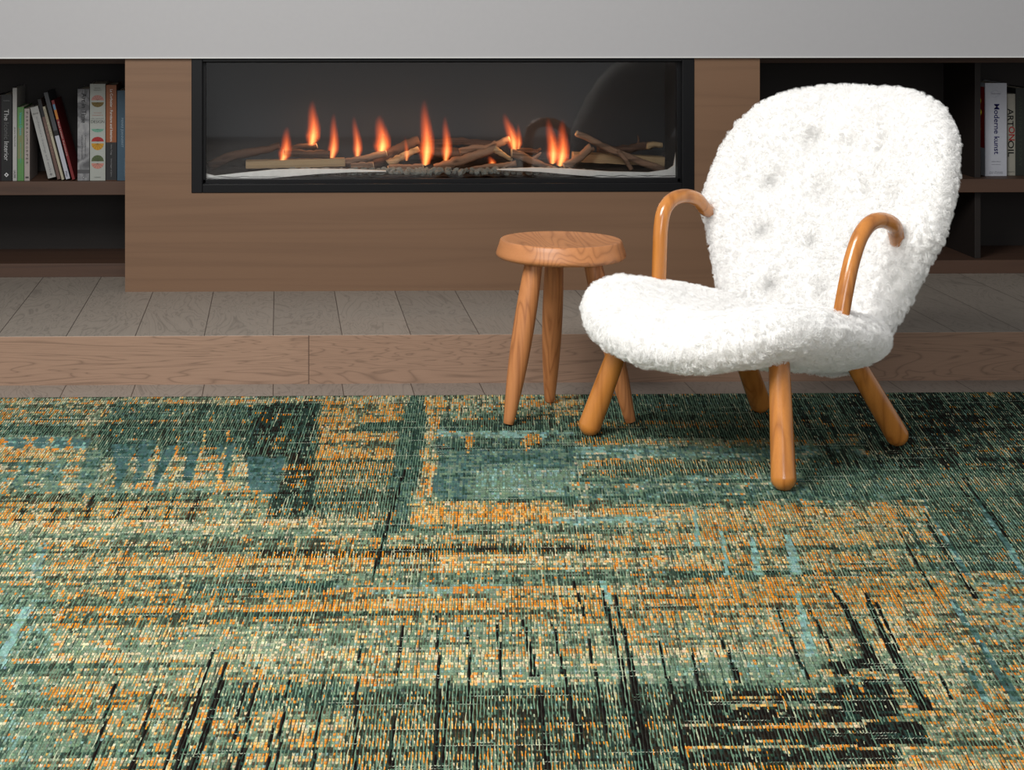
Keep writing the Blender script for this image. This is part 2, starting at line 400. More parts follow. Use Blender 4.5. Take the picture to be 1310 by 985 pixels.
# flames: volumes that give off light, brightest along their core
def flame_mat(strength=1.0):
    m = NT('gas flame'); tc = m.n('ShaderNodeTexCoord'); sp = m.n('ShaderNodeSeparateXYZ'); m.l(tc.outputs['Object'], sp.inputs[0])
    z = sp.outputs[2]                                     # 0..1 along the flame, radius 1 across
    wob = m.math('MULTIPLY', m.math('SINE', m.math('MULTIPLY', z, 5.0)), .18)
    x = m.math('SUBTRACT', sp.outputs[0], wob)
    nz = m.noise(m.coords((1.6, 1.6, .9)), 2.2, 2, .5)
    rad = m.math('ADD', m.math('MULTIPLY', m.math('POWER', m.math('SUBTRACT', 1, z), .42), .92), .14)
    rad = m.math('MULTIPLY', rad, m.math('ADD', .62, m.math('MULTIPLY', nz, .7)))
    rad = m.math('MULTIPLY', rad, m.math('MINIMUM', 1.0, m.math('ADD', .45, m.math('MULTIPLY', z, 2.6))))
    d = m.math('SQRT', m.math('ADD', m.math('MULTIPLY', x, x), m.math('MULTIPLY', sp.outputs[1], sp.outputs[1])))
    q = m.math('MAXIMUM', m.math('SUBTRACT', 1, m.math('DIVIDE', d, rad)), 0)
    dens = m.math('MULTIPLY', m.math('POWER', q, 1.5), m.math('POWER', m.math('MAXIMUM', m.math('SUBTRACT', 1, z), 0), 1.5))
    em = m.n('ShaderNodeEmission')
    col = m.ramp(dens, [(0, (1, .10, .012)), (.25, (1, .17, .03)), (.6, (1, .46, .13))]); m.l(col, em.inputs[0])
    m.l(m.math('MULTIPLY', dens, 230*strength), em.inputs[1]); m.l(em.outputs[0], m.out.inputs['Volume'])
    return m.m
FM = flame_mat()
fb = MB(); prof = [(.02, 0), (.75, .04), (1, .15), (1, .5), (.85, .75), (.5, .92), (.03, 1)]
fb.lathe(prof, 16); FME = fb.mesh('flame'); FME.materials.append(FM)
def flame(label, base, tip, wpx, Y=5.925):
    p0 = Vector(atY(*base, Y)); p1 = Vector(atY(*tip, Y)); L = (p1-p0).length; r = wpx*Y/F/2*1.35
    o = bpy.data.objects.new('flame', FME); COL.objects.link(o); o.location = p0; o.scale = (r, r*.8, L)
    o.rotation_euler = (0, math.atan2(p1.x-p0.x, p1.z-p0.z), 0)
    tag(o, label, 'flame', 'gas flames along the fire'); return o
flame('short orange flame furthest left, licking a pale round branch end', (361, 206), (370, 160), 15, 5.89)
flame('orange flame rising from the splintered stub at left, second from left', (398, 187), (402, 126), 17, 5.93)
flame('thin orange flame at the right half of the pale sawn log, third from left', (424, 204), (429, 142), 13, 5.92)
flame('narrow orange flame just right of the pale sawn log, fourth from left', (457, 203), (454, 146), 12, 5.93)
flame('broad orange flame over the slim brown branch, fifth from left', (487, 198), (488, 145), 20, 5.93)
flame('tallest orange flame near the middle of the fire', (544, 212), (545, 124), 18, 5.9)
flame('slim orange flame just right of the tallest one', (570, 206), (571, 146), 13, 5.9)
flame('orange flame leaning left above the forked branch', (658, 193), (646, 142), 15, 5.92)
flame('thin orange tongue just right of the flame that leans left', (663, 191), (664, 156), 8, 5.93)
flame('left tongue of the rightmost pair of flames', (707, 210), (703, 148), 16, 5.9)
flame('right tongue of the rightmost pair of flames', (716, 213), (722, 150), 17, 5.9)
flame('tiny low flame under the reddish brown branch at the centre', (629, 212), (627, 198), 10, 5.88)
flame('thin weak flame in front of the thick dark branch, left of the tallest', (520, 206), (519, 172), 7, 5.9)

# ------------------------------------------------------------------ bookshelves
def shelf_unit(name, label, x0, x1, divider=None):
    r = empty(name, label, 'bookshelf', (x0 if x0 > 0 else x1, Y_SH, Z_STEP)); c = Vector(r.location)
    def part(nm, mat, *bx, bevel=.001):
        b = MB(); b.box(*bx); o = b.build(nm, mat, r, bevel=bevel); o.location = -c; return o
    part('shelf_board', M['shelfwood'], x0, x1, Y_SH, Y_BK-.002, .4025, .4465)
    part('plinth_board', M['shelfwood'], x0, x1, Y_SH, Y_BK-.002, Z_STEP, .178)
    part('top_board', M['shelfwood'], x0, x1, Y_SH, Y_BK-.002, .832, Z_TOP-.001)
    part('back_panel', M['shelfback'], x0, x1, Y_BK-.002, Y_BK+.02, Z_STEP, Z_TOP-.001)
    if divider:
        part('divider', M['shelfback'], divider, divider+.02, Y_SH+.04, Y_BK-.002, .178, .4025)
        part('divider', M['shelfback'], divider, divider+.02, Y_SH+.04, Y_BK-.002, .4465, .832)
    return r
shelf_unit('built_in_bookshelf', 'dark brown built-in bookshelf left of the fireplace', -3.0, X0P-.001)
shelf_unit('built_in_bookshelf', 'dark brown built-in bookshelf right of the fireplace behind the armchair', X1P+.001, 4.0, atY(1247, 200, Y_SH+.04)[0])

# books: local frame x across the spine, y into the shelf, z up
def flat_text(s, size, ext=.0003, bold=0.0, fontscale=1.0):
    cu = bpy.data.curves.new('lettering', 'FONT'); cu.body = s; cu.size = size; cu.align_x = 'LEFT'; cu.align_y = 'CENTER'
    cu.resolution_u = 3; cu.offset = bold; cu.space_character = fontscale
    o = bpy.data.objects.new('lettering', cu); COL.objects.link(o)
    dg = bpy.context.evaluated_depsgraph_get(); me = bpy.data.meshes.new_from_object(o.evaluated_get(dg))
    bpy.data.objects.remove(o); bpy.data.curves.remove(cu); return me
def spine_text(root, s, x, ztop, zbot, hgt, rgb, upright=False, bold=0.0, yoff=-.0008, name='title'):
    """lettering read downwards (or upright) between ztop and zbot"""
    me = flat_text(s, 1.0, bold=bold); n = len(me.vertices); a = np.empty(n*3, 'f'); me.vertices.foreach_get('co', a); a = a.reshape(-1, 3)
    a[:, 0] -= a[:, 0].min(); W = a[:, 0].max(); hh = a[:, 1].max()-a[:, 1].min(); a[:, 1] -= (a[:, 1].max()+a[:, 1].min())/2
    out = np.zeros_like(a)
    if upright:
        w = ztop; out[:, 0] = x+(a[:, 0]/W-.5)*w; out[:, 2] = zbot+a[:, 1]/hh*hgt
    else:
        out[:, 2] = ztop-a[:, 0]/W*(ztop-zbot); out[:, 0] = x+a[:, 1]/hh*hgt
    out[:, 1] = yoff
    me.vertices.foreach_set('co', out.reshape(-1)); me.update()
    o = bpy.data.objects.new(name, me); COL.objects.link(o); o.parent = root
    me.materials.clear(); me.materials.append(plain('printed lettering', tuple(v*.78 for v in rgb), .7, .2, 0)); return o
def book(label, x0, x1, ytop, rgb, tilt=None, ybase=233.0, Yb=6.055, depth=.2, pages=True, cover_mat=None, group='books on the left shelf'):
    """x0,x1: spine edges at the base in photo px; tilt: px shift of the top edge"""
    z0 = .4465 if Yb < 6.2 else 0
    pa = atY(x0, ybase, Yb); pb = atY(x1, ybase, Yb); w = pb[0]-pa[0]
    sc = Yb/F
    if tilt is None:
        hgt = (ybase-ytop)*sc; root = empty('book', label, 'book', (pa[0], Yb, z0), group)
    else:
        dz = (ybase-ytop)*sc; dx = tilt*sc; ang = math.atan2(dx, dz); hgt = (dz-w*abs(math.sin(ang)))/math.cos(ang); w = w*math.cos(ang)
        root = empty('book', label, 'book', (pa[0], Yb, z0+(w*math.sin(-ang) if ang < 0 else 0)), group, (0, ang, 0))
        root.location.z = z0+.0004+(w*math.sin(abs(ang)) if ang < 0 else 0)
        # leaning left: lower right corner rests on the shelf
    t = min(.0025, w*.18)
    mat = cover_mat or plain('book cover', tuple(v*.74 for v in rgb), .5, .3, .06)
    b = MB(); b.box(0, w, 0, t, 0, hgt); b.box(0, t, t, depth, 0, hgt); b.box(w-t, w, t, depth, 0, hgt)
    b.build('cover', mat, root, bevel=.0006)
    b = MB(); b.box(t, w-t, t, depth-.004, .003, hgt-.003); b.build('pages', M['paper'], root)
    return root, w, hgt
def patch(root, name, poly, rgb, yoff=-.0004):
    b = MB(); n = len(poly); b.add([(x, yoff, z) for x, z in poly], [tuple(range(n))])
    b.add([(x, .0002, z) for x, z in poly], [tuple(reversed(range(n)))]); return b.build(name, plain('printed patch', tuple(v*.78 for v in rgb), .6, .3, .03), root)
def rect(x0, x1, z0, z1): return [(x0, z0), (x1, z0), (x1, z1), (x0, z1)]
def halfdisc(cx, cz, r, up=True, k=1.0):
    s = 1 if up else -1
    return [(cx+r*math.cos(PI*i/14), cz+s*r*k*math.sin(PI*i/14)) for i in range(15)]

book('narrow dark maroon book cut off by the left edge of the photo', -7, .6, 125, (52, 22, 40))
r_, w, h = book('black book with white serif title, second from the left edge', 1.2, 15.4, 123, (24, 24, 25))
spine_text(r_, 'The', w*.5, h*.83, h*.70, w*.42, (205, 205, 205)); spine_text(r_, 'Iconic', w*.5, h*.675, h*.48, w*.42, (105, 105, 105)); spine_text(r_, 'Interior', w*.5, h*.455, h*.235, w*.42, (205, 205, 205))
spine_text(r_, '1900 to the Present', w*.5, w*.6, h*.93, .0035, (150, 150, 150), True, name='small_print')
lx, lz, q = w*.5, .02, .0075
patch(r_, 'publisher_mark', [(lx-q, lz), (lx, lz-q), (lx+q, lz), (lx, lz+q)], (225, 225, 225)); patch(r_, 'publisher_mark', [(lx-q*.4, lz-.001), (lx+.0005, lz-q*.45), (lx+q*.4, lz+.001), (lx-.0005, lz+q*.45)], (25, 25, 25), -.0007)
r_, w, h = book('tall thin white book between the black and the green book', 16.2, 21.6, 114.5, (196, 194, 190))
spine_text(r_, 'JEAN PROUVÉ', w*.5, h*.58, h*.37, w*.5, (90, 90, 90)); spine_text(r_, 'GALERIE', w*.5, h*.115, h*.03, w*.5, (60, 60, 60), name='small_print')
r_, w, h = book('green book with cyan lettering', 22.3, 30.6, 139, (98, 152, 84))
patch(r_, 'brown_band', rect(w*.05, w*.95, h*.3, h*.72), (128, 134, 92)); spine_text(r_, 'Vitamin Green', w*.52, h*.93, h*.62, w*.42, (86, 190, 200), yoff=-.001); spine_text(r_, 'new landscapes', w*.5, h*.52, h*.24, w*.25, (96, 180, 170), yoff=-.001, name='small_print')
r_, w, h = book('pale pinkish grey book with spaced dark capitals, right of the green one', 31.2, 38, 141, (186, 174, 168))
for i, ch in enumerate('FARBRAUMKÖRPER'): spine_text(r_, ch, w*.5, h*(.955-.053*i), h*(.955-.053*i)-.0075, w*.42, (70, 60, 62))
patch(r_, 'publisher_mark', rect(w*.2, w*.8, h*.035, h*.06), (80, 70, 70))
r_, w, h = book('thick pale grey book leaning left, leftmost of the leaning books', 61.5, 72, 140, (186, 186, 182), tilt=-23.5)
spine_text(r_, 'FRANK', w*.5, w*.72, h*.905, .005, (40, 40, 40), True); spine_text(r_, 'architecture drawings and works', w*.5, h*.86, h*.08, w*.38, (140, 140, 142), name='small_print')
patch(r_, 'publisher_mark', [(w*.5-.005, .012), (w*.5, .007), (w*.5+.005, .012), (w*.5, .017)], (120, 120, 120))
r_, w, h = book('brown leaning book with a black top, behind the thick pale grey one', 73.5, 77.8, 130, (112, 84, 74), tilt=-25.5, Yb=6.062)
patch(r_, 'black_band', rect(0, w, h*.78, h), (38, 38, 40)); spine_text(r_, 'SELECTED', w*.5, h*.7, h*.3, w*.5, (150, 120, 106))
r_, w, h = book('thin cream leaning book', 79, 82.3, 139, (196, 188, 162), tilt=-24.5); spine_text(r_, 'MODERN TEXTILES', w*.5, h*.96, h*.6, w*.5, (110, 100, 84))
r_, w, h = book('leaning book with grey upper half and white lower half', 84.6, 90.0, 121, (74, 76, 80), tilt=-29)
patch(r_, 'white_band', rect(0, w, .001, h*.50), (192, 194, 204)); patch(r_, 'black_band', rect(0, w, h*.50, h*.56), (20, 20, 22)); spine_text(r_, 'Mies', w*.5, h*.09, h*.03, w*.55, (40, 50, 80), yoff=-.0009)
r_, w, h = book('thin red leaning book with an orange patch near its top, rightmost leaning one', 92.4, 96.2, 131, (132, 26, 28), tilt=-27)
patch(r_, 'orange_patch', rect(w*.1, w*.9, h*.76, h*.88), (204, 132, 50)); patch(r_, 'blue_patch', rect(w*.1, w*.9, h*.88, h*.95), (96, 140, 170)); spine_text(r_, 'Red Letter Furniture', w*.5, h*.73, h*.3, w*.5, (208, 180, 170), yoff=-.001)
def marbled():
    m = NT('grey marbled cover'); v = m.coords((1, 1, 1)); f = m.noise(v, 22, 4, .5, 1.2)
    m.princ(m.ramp(f, [(.35, s2l((74, 74, 76))), (.5, s2l((112, 112, 114))), (.62, s2l((134, 134, 134)))]), .6, .3); return m.m
r_, w, h = book('grey marbled book with dark title, left of the white book with coloured half discs', 99.2, 114.2, 116, (150, 150, 152), cover_mat=marbled())
spine_text(r_, 'Art in Time', w*.55, h*.955, h*.63, w*.40, (36, 36, 38), bold=.008); spine_text(r_, 'A World History of', w*.66, h*.5, h*.27, w*.16, (60, 60, 60), name='small_print'); spine_text(r_, 'Styles and Movements', w*.38, h*.5, h*.24, w*.16, (60, 60, 60), name='small_print')
patch(r_, 'grey_band', rect(0.0002, w-.0002, h*.08, h*.12), (86, 86, 88)); lx, lz, q = w*.5, .011, .0055
patch(r_, 'publisher_mark', [(lx-q, lz), (lx, lz-q), (lx+q, lz), (lx, lz+q)], (96, 96, 98)); patch(r_, 'publisher_mark', [(lx-q*.6, lz), (lx, lz-q*.6), (lx+q*.6, lz), (lx, lz+q*.6)], (170, 170, 172), -.0007)
r_, w, h = book('thick off-white book with coloured half discs on its spine', 115.0, 134.8, 109.5, (190, 194, 186))
R = w*.40
for i_, (cz, up, c, kk) in enumerate(((.83, True, (196, 140, 130), .85), (.81, False, (120, 98, 42), .8), (.535, False, (120, 176, 152), .55), (.405, True, (178, 36, 36), .75), (.385, False, (206, 150, 30), 1.1), (.20, True, (84, 98, 58), 1.0), (.18, False, (206, 140, 126), .9))):
    patch(r_, 'half_disc', halfdisc(w*.5, h*cz, R, up, kk), c)
    for a in (30, 60, 90, 120, 150):
        s = 1 if up else -1; x2, z2 = w*.5+R*math.cos(math.radians(a)), h*cz+s*R*kk*math.sin(math.radians(a)); ox, oz = .0003*math.sin(math.radians(a)), .0003*math.cos(math.radians(a))
        patch(r_, 'fan_line', [(w*.5-ox, h*cz+s*oz), (w*.5+ox, h*cz-s*oz), (x2+ox, z2-s*oz), (x2-ox, z2+s*oz)], tuple(int(v*.45) for v in c), -.0008)
spine_text(r_, 'DESIGN', w*.5, w*.86, h*.61, .0095, (60, 60, 60), True); spine_text(r_, 'MID CENTURY', w*.5, w*.82, h*.64, .0035, (110, 110, 110), True, name='small_print')
spine_text(r_, 'THE COMPLETE', w*.5, w*.5, h*.70, .003, (180, 90, 80), True, name='small_print'); spine_text(r_, 'SOURCEBOOK OF', w*.5, w*.7, h*.675, .003, (180, 90, 80), True, name='small_print')
spine_text(r_, 'DOMINIC', w*.5, w*.4, h*.955, .0032, (70, 70, 70), True, name='small_print'); spine_text(r_, 'BRADBURY', w*.5, w*.5, h*.935, .0032, (70, 70, 70), True, name='small_print'); spine_text(r_, 'HUDSON', w*.5, w*.4, h*.035, .0035, (40, 40, 40), True, name='small_print')
r_, w, h = book('orange brown book with a black lower part, second from the brown panel', 135.6, 149.0, 111, (158, 88, 42))
patch(r_, 'black_band', rect(0, w, .001, h*.40), (38, 38, 39)); spine_text(r_, 'Le Corbusier : Furniture and Interiors', w*.52, h*.955, h*.41, w*.26, (232, 226, 220), bold=.012); spine_text(r_, 'Arthur Rüegg', w*.5, h*.38, h*.27, w*.17, (150, 150, 150), yoff=-.001, name='small_print'); spine_text(r_, 'Scheidegger & Spiess', w*.5, h*.23, h*.04, w*.16, (150, 150, 150), yoff=-.001, name='small_print')
r_, w, h = book('blue book beside the brown panel, rightmost on the left shelf', 149.8, 164.5, 118, (62, 92, 112))
spine_text(r_, 'PIERRE JEANNERET', w*.42, h*.695, h*.37, w*.26, (150, 172, 186)); spine_text(r_, 'CHANDIGARH', w*.72, h*.25, h*.04, w*.2, (130, 152, 166), name='small_print')

GR = 'books on the right shelf'
r_, w, h = book('thick white book with blue title and red front cover picture', 1260.4, 1288, 105.5, (214, 216, 226), ybase=225.6, Yb=6.12, depth=.2, group=GR)
spine_text(r_, 'Moderne kunst', w*.53, h*.775, h*.235, w*.245, (26, 26, 92), bold=.012)
for i in range(2): spine_text(r_, ('ARTS NOUVEAUX', 'Impressionisme')[i], w*.5, w*(.42, .4)[i], h*(.155, .125)[i], .003, (90, 90, 100), True, name='small_print')
spine_text(r_, 'Von Picasso', w*.5, w*.62, h*.045, .003, (90, 90, 100), True, name='small_print'); spine_text(r_, 'bis heute', w*.5, w*.62, h*.03, .003, (90, 90, 100), True, name='small_print')
b = MB(); b.tube([Vector((w*.5+.014*math.cos(a)*(1+.35*math.sin(5*a)), -.0006, h*.885+.011*math.sin(a)*(1+.3*math.cos(3*a)))) for a in [2*PI*i/40 for i in range(41)]], .0005, 5, cap='flat'); b.build('emblem', plain('emblem ink', (165, 165, 178)), r_)
spine_text(r_, 'TASCHEN', w*.5, w*.42, h*.885, .003, (70, 70, 80), True, name='small_print')
# picture on the left board
b = MB(); b.add([(-.0004, .006, h*.30), (-.0004, .14, h*.30), (-.0004, .14, h*.955), (-.0004, .006, h*.955)], [(0, 3, 2, 1)]); b.add([(.0002, .006, h*.30), (.0002, .14, h*.30), (.0002, .14, h*.955), (.0002, .006, h*.955)], [(0, 1, 2, 3)]); b.build('cover_picture', plain('red print', (150, 26, 30)), r_)
b = MB(); b.tube(catmull([Vector((-.0008, y, h*z)) for y, z in ((.05, .86), (.035, .80), (.05, .74), (.03, .68), (.05, .6), (.04, .5))], 5), .006, 8, squash=.12); b.build('yellow_figure', plain('yellow print', (190, 176, 40)), r_)
r_, w, h = book('narrow cream book with black and red capitals, beside the thick white one', 1288.4, 1299, 119.5, (176, 172, 158), ybase=225, Yb=6.135, group=GR)
for i, (s, c) in enumerate((('ART', (20, 20, 20)), ('ON', (168, 30, 30)), ('OIL', (20, 20, 20)))):
    a = (.82, .60, .43)[i]; spine_text(r_, s, w*(.4, .55, .45)[i], h*a, h*(a-(.22, .17, .2)[i]), w*.72, c, bold=.01)
spine_text(r_, 'PHAIDON', w*.5, w*.8, h*.045, .003, (60, 60, 60), True, name='small_print')
r_, w, h = book('dark green black book at the right edge of the photo', 1299.6, 1322, 112, (40, 44, 38), ybase=225, Yb=6.13, group=GR)
spine_text(r_, 'PAINTING TODAY', w*.25, h*.9, h*.1, w*.18, (64, 72, 60))

# ------------------------------------------------------------------ stool
ZR = .008                                # rug thickness
TC = (.709, 4.62)
st = empty('three_legged_stool', 'small round ash stool with three splayed tapered legs, left of the armchair', 'stool', (TC[0], TC[1], ZR))
zt = .4555-ZR; R = .1535
b = MB(); b.lathe([(.001, zt-.010), (.05, zt-.0095), (.09, zt-.008), (.12, zt-.0055), (.138, zt-.0018), (.1465, zt), (.1505, zt-.0006), (.1528, zt-.003), (.156, zt-.014), (.1605, zt-.027), (.163, zt-.035), (.1625, zt-.040), (.158, zt-.0455), (.150, zt-.048), (.12, zt-.049), (.001, zt-.049)], 96)
b.build('seat', M['ashtop'], st)
for (fx, fy, tx, ty) in ((.565, 4.533, .632, 4.553), (.703, 4.775, .706, 4.705), (.872, 4.545, .778, 4.565)):
    a = Vector((fx-TC[0], fy-TC[1], 0)); c = Vector((tx-TC[0], ty-TC[1], zt-.045)); P = []; Rr = []
    for i in range(25):
        t = i/24; P.append(a.lerp(c, t)); Rr.append(.0125+(.0262-.0125)*math.sin(min(1, t/.62)*PI/2)**.9 if t < .62 else .0262-(.0045)*((t-.62)/.38)**2)
    P[0] = P[0]+Vector((0, 0, .003))
    b = MB(); b.tube([p-P[12] for p in P], Rr, 28, cap='flat')
    # flatten the foot
    o = b.build('leg', M['ash'], st, bevel=.0015); o.location = P[12]

# ------------------------------------------------------------------ armchair
CX, CY = 1.132, 4.341
LT = Vector((.574, -.819)); FW = Vector((math.cos(math.radians(-145)), math.sin(math.radians(-145))))
chair = empty('sheepskin_armchair', 'white sheepskin armchair with curved wooden arms and club legs, beside the stool', 'armchair', (CX, CY, ZR))
chair.rotation_euler = (0, 0, math.atan2(LT.y, LT.x)); 
def loc3(x, y, z): return Vector((x, y, z-ZR))       # chair frame: x towards the near arm, y backwards is negative
# local y of the frame runs along the chair's forward axis mirrored: forward = -y_local
def CH(x, y, z): return Vector((x, -y, z-ZR))
def egg(f, wa, wb, h1, h2, p1, p2, pw):
    c = np.cos(f); s = np.sin(f); p = np.where(s > 0, p1, p2); sg = np.sign(c)*np.abs(c)**p; ss = np.sign(s)*np.abs(s)**p
    y = np.where(s > 0, h1*ss, h2*ss); w = np.where(s > 0, wa, wa+(wb-wa)*np.abs(ss)**pw)
    return w*sg, y
def back_mid(P):
    wa, wb, h1, h2, p1, p2, pw, z0, y0, rec, curv, wing, T, n, wt = P
    def mid(r, f):
        x, s = egg(f, wa, wb, h1, h2, p1, p2, pw); x = x*r; s = s*r
        return np.stack([x, y0-rec*s-curv*s*s*np.sign(s)+wing*x*x*(1+wt*s), z0+s], -1)
    return mid
def seat_mid(P):
    wa, wb, h1, h2, p1, p2, pw, z0, y0, tilt, roll, wing, T, n, bowl = P
    def mid(r, f):
        x, s = egg(f, wa, wb, h1, h2, p1, p2, pw); x = x*r; s = s*r
        return np.stack([x, y0+s, z0+tilt*s+roll*np.clip(s-.05, 0, 1)**2+wing*x*x+bowl*np.clip(-s, 0, 1)**2], -1)
    return mid
def pillow(mid, T, n, front_sign, dimples, nr=56, nf=220, amp=.0035, Tin=None):
    rr_ = (np.linspace(0, 1, nr)**.8); r = rr_[:, None]+np.zeros((1, nf)); f = np.linspace(0, 2*np.pi, nf, endpoint=False)[None, :]+np.zeros((nr, 1))
    P = mid(r, f); e = 1e-3; u = r*np.cos(f); v = r*np.sin(f)
    g = lambda u, v: mid(np.minimum(np.hypot(u, v), 1), np.arctan2(v, u))
    N = np.cross(g(u*(1-e)+e, v)-g(u*(1-e)-e, v), g(u, v*(1-e)+e)-g(u, v*(1-e)-e)); N /= np.linalg.norm(N, axis=-1, keepdims=True)+1e-12
    N[-1] = N[-2]
    t = T*np.sqrt(np.clip(1-r**n, 0, 1))[..., None]
    A = P+N*t*front_sign; B = P-N*t*front_sign     # A: the side that carries the dimples
    for dm in dimples:
        dx, dz, depth, rad = dm[:4]
        d = np.sqrt((A[..., 0]-dx)**2+(A[..., 1 if len(dm) > 4 else 2]-dz)**2)
        A -= N*front_sign*(depth*np.exp(-(d/rad)**2))[..., None]
    return A, B
def pillow_mesh(name, A, B, mat, amp, frq=62):
    nr, nf = A.shape[:2]
    pts = [A[0, 0]]+[A[i, j] for i in range(1, nr) for j in range(nf)]+[B[i, j] for i in range(1, nr-1) for j in range(nf)]+[B[0, 0]]
    ia = lambda i, j: 0 if i == 0 else 1+(i-1)*nf+j % nf
    offs = 1+(nr-1)*nf
    ib = lambda i, j: (len(pts)-1) if i == 0 else (ia(i, j) if i == nr-1 else offs+(i-1)*nf+j % nf)
    Fc = []
    for idx, fl in ((ia, False), (ib, True)):
        for i in range(nr-1):
            for j in range(nf):
                q = [idx(i, j), idx(i+1, j), idx(i+1, j+1), idx(i, j+1)]
                if i == 0: q = [q[0], q[1], q[2]]
                if fl: q.reverse()
                Fc.append(tuple(q))
    b = MB(); b.add([tuple(CH(*p)) for p in pts], Fc, True); me = b.mesh(name)
    # tufted relief of the fleece
    nn = len(me.vertices); N = np.empty(nn*3, 'f'); me.vertices.foreach_get('normal', N); N = N.reshape(-1, 3)
    C = np.empty(nn*3, 'f'); me.vertices.foreach_get('co', C); C = C.reshape(-1, 3)
    d = np.array([noise.noise(Vector(c)*frq*.45)*1.0+noise.noise(Vector(c)*frq)*.8 for c in C.tolist()])
    C = C+N*(d*amp)[:, None]; me.vertices.foreach_set('co', C.reshape(-1).astype('f')); me.update()
    me.materials.append(mat)
    o = bpy.data.objects.new(name, me); COL.objects.link(o); o.parent = chair; return o
def fleece_mat():
    m = NT('white sheepskin'); v = m.coords(); f = m.noise(v, 55, 4, .6)
    col = m.mix(f, s2l((240, 238, 235)), s2l((248, 247, 245)))
    m.princ(col, .95, .05, f, .3, .004); return m.m
FL = fleece_mat()
def hair_mat():
    m = NT('white wool'); p = m.princ(s2l((249, 248, 246)), .85, .1); return m.m
HM = hair_mat()
BP = [0.342, 0.2124, 0.3122, 0.3552, 0.601, 0.5466, 0.8, 0.5216, -0.3138, 0.5381, -0.3487, 1.0455, 0.0703, 5.6, 0.4696]
SP = [0.3247, 0.285, 0.2987, 0.3108, 0.7501, 0.5389, 1.6956, 0.2784, 0.0906, 0.1927, -1.0694, 0.5959, 0.0594, 6.5951, 0.1772]
dimp = [(x, z, .034, .024) for x, z in ((-.09, .71), (.01, .712), (.11, .71), (-.16, .603), (-.03, .592), (.096, .597), (.2, .6), (-.148, .484), (-.017, .47), (.119, .477), (-.092, .355), (.047, .362))]
A, B = pillow(back_mid(BP), BP[12], BP[13], -1, dimp); bk_ = pillow_mesh('backrest', A, B, FL, .0035)
A, B = pillow(seat_mid(SP), SP[12], SP[13], 1, [(-.02, .10, .030, .17, 'y')]); se_ = pillow_mesh('seat', A, B, FL, .0035)
for o in (bk_, se_):
    o.data.materials.append(HM)
    md = o.modifiers.new('fleece', 'PARTICLE_SYSTEM'); ps = md.particle_system.settings
    ps.type = 'HAIR'; ps.count = 5200; ps.hair_step = 3; ps.render_step = 3; ps.emit_from = 'FACE'; ps.use_even_distribution = True
    ps.brownian_factor = .0012; ps.hair_length = .0115
    ps.child_type = 'INTERPOLATED'; ps.rendered_child_count = 26; ps.child_percent = 2 if hasattr(ps, 'child_percent') else 0
    ps.clump_factor = .6; ps.clump_shape = .2; ps.child_length = 1
    ps.roughness_1 = .004; ps.roughness_1_size = .02; ps.roughness_endpoint = .004; ps.roughness_2 = .004
    ps.kink = 'CURL'; ps.kink_amplitude = .002; ps.kink_frequency = 3
    ps.root_radius = .35; ps.tip_radius = .12; ps.radius_scale = .0016
    ps.material = 2
# arms
near = [(-.19, .50), (-.166, .523), (-.137, .552), (-.094, .566), (-.052, .561), (-.018, .535), (.007, .493), (.027, .442), (.049, .366), (.058, .31)]
far = [(-.17, .522), (-.145, .532), (-.108, .557), (-.065, .568), (-.019, .562), (.010, .537), (.022, .495), (.026, .436), (.029, .374), (.032, .31)]
for sx, pl in ((1, near), (-1, far)):
    pts = [CH(sx*(.285 if i > 1 else (.285-.012*(2-i) if sx > 0 else .285+.008*(2-i))), y, z-.004) for i, (y, z) in enumerate(pl)]
    Q = catmull(pts, 8); b = MB(); b.tube(Q, [.0185]*len(Q), 24); b.build('armrest', M['armwood'], chair)
# legs
for sx in (1, -1):
    for (foot, top) in (((sx*.295, .258), (sx*.225, .19, .30)), ((sx*.207, -.258), (sx*.17, -.10, .27))):
        a = CH(foot[0], foot[1], ZR+.024); c = CH(*top)
        Q = [a.lerp(c, i/20) for i in range(21)]; Rr = [.0275-.005*(i/20) for i in range(21)]
        b = MB(); mid_ = Q[10]; b.tube([q-mid_ for q in Q], Rr, 28); o = b.build('leg', M['legwood'], chair); o.location = mid_

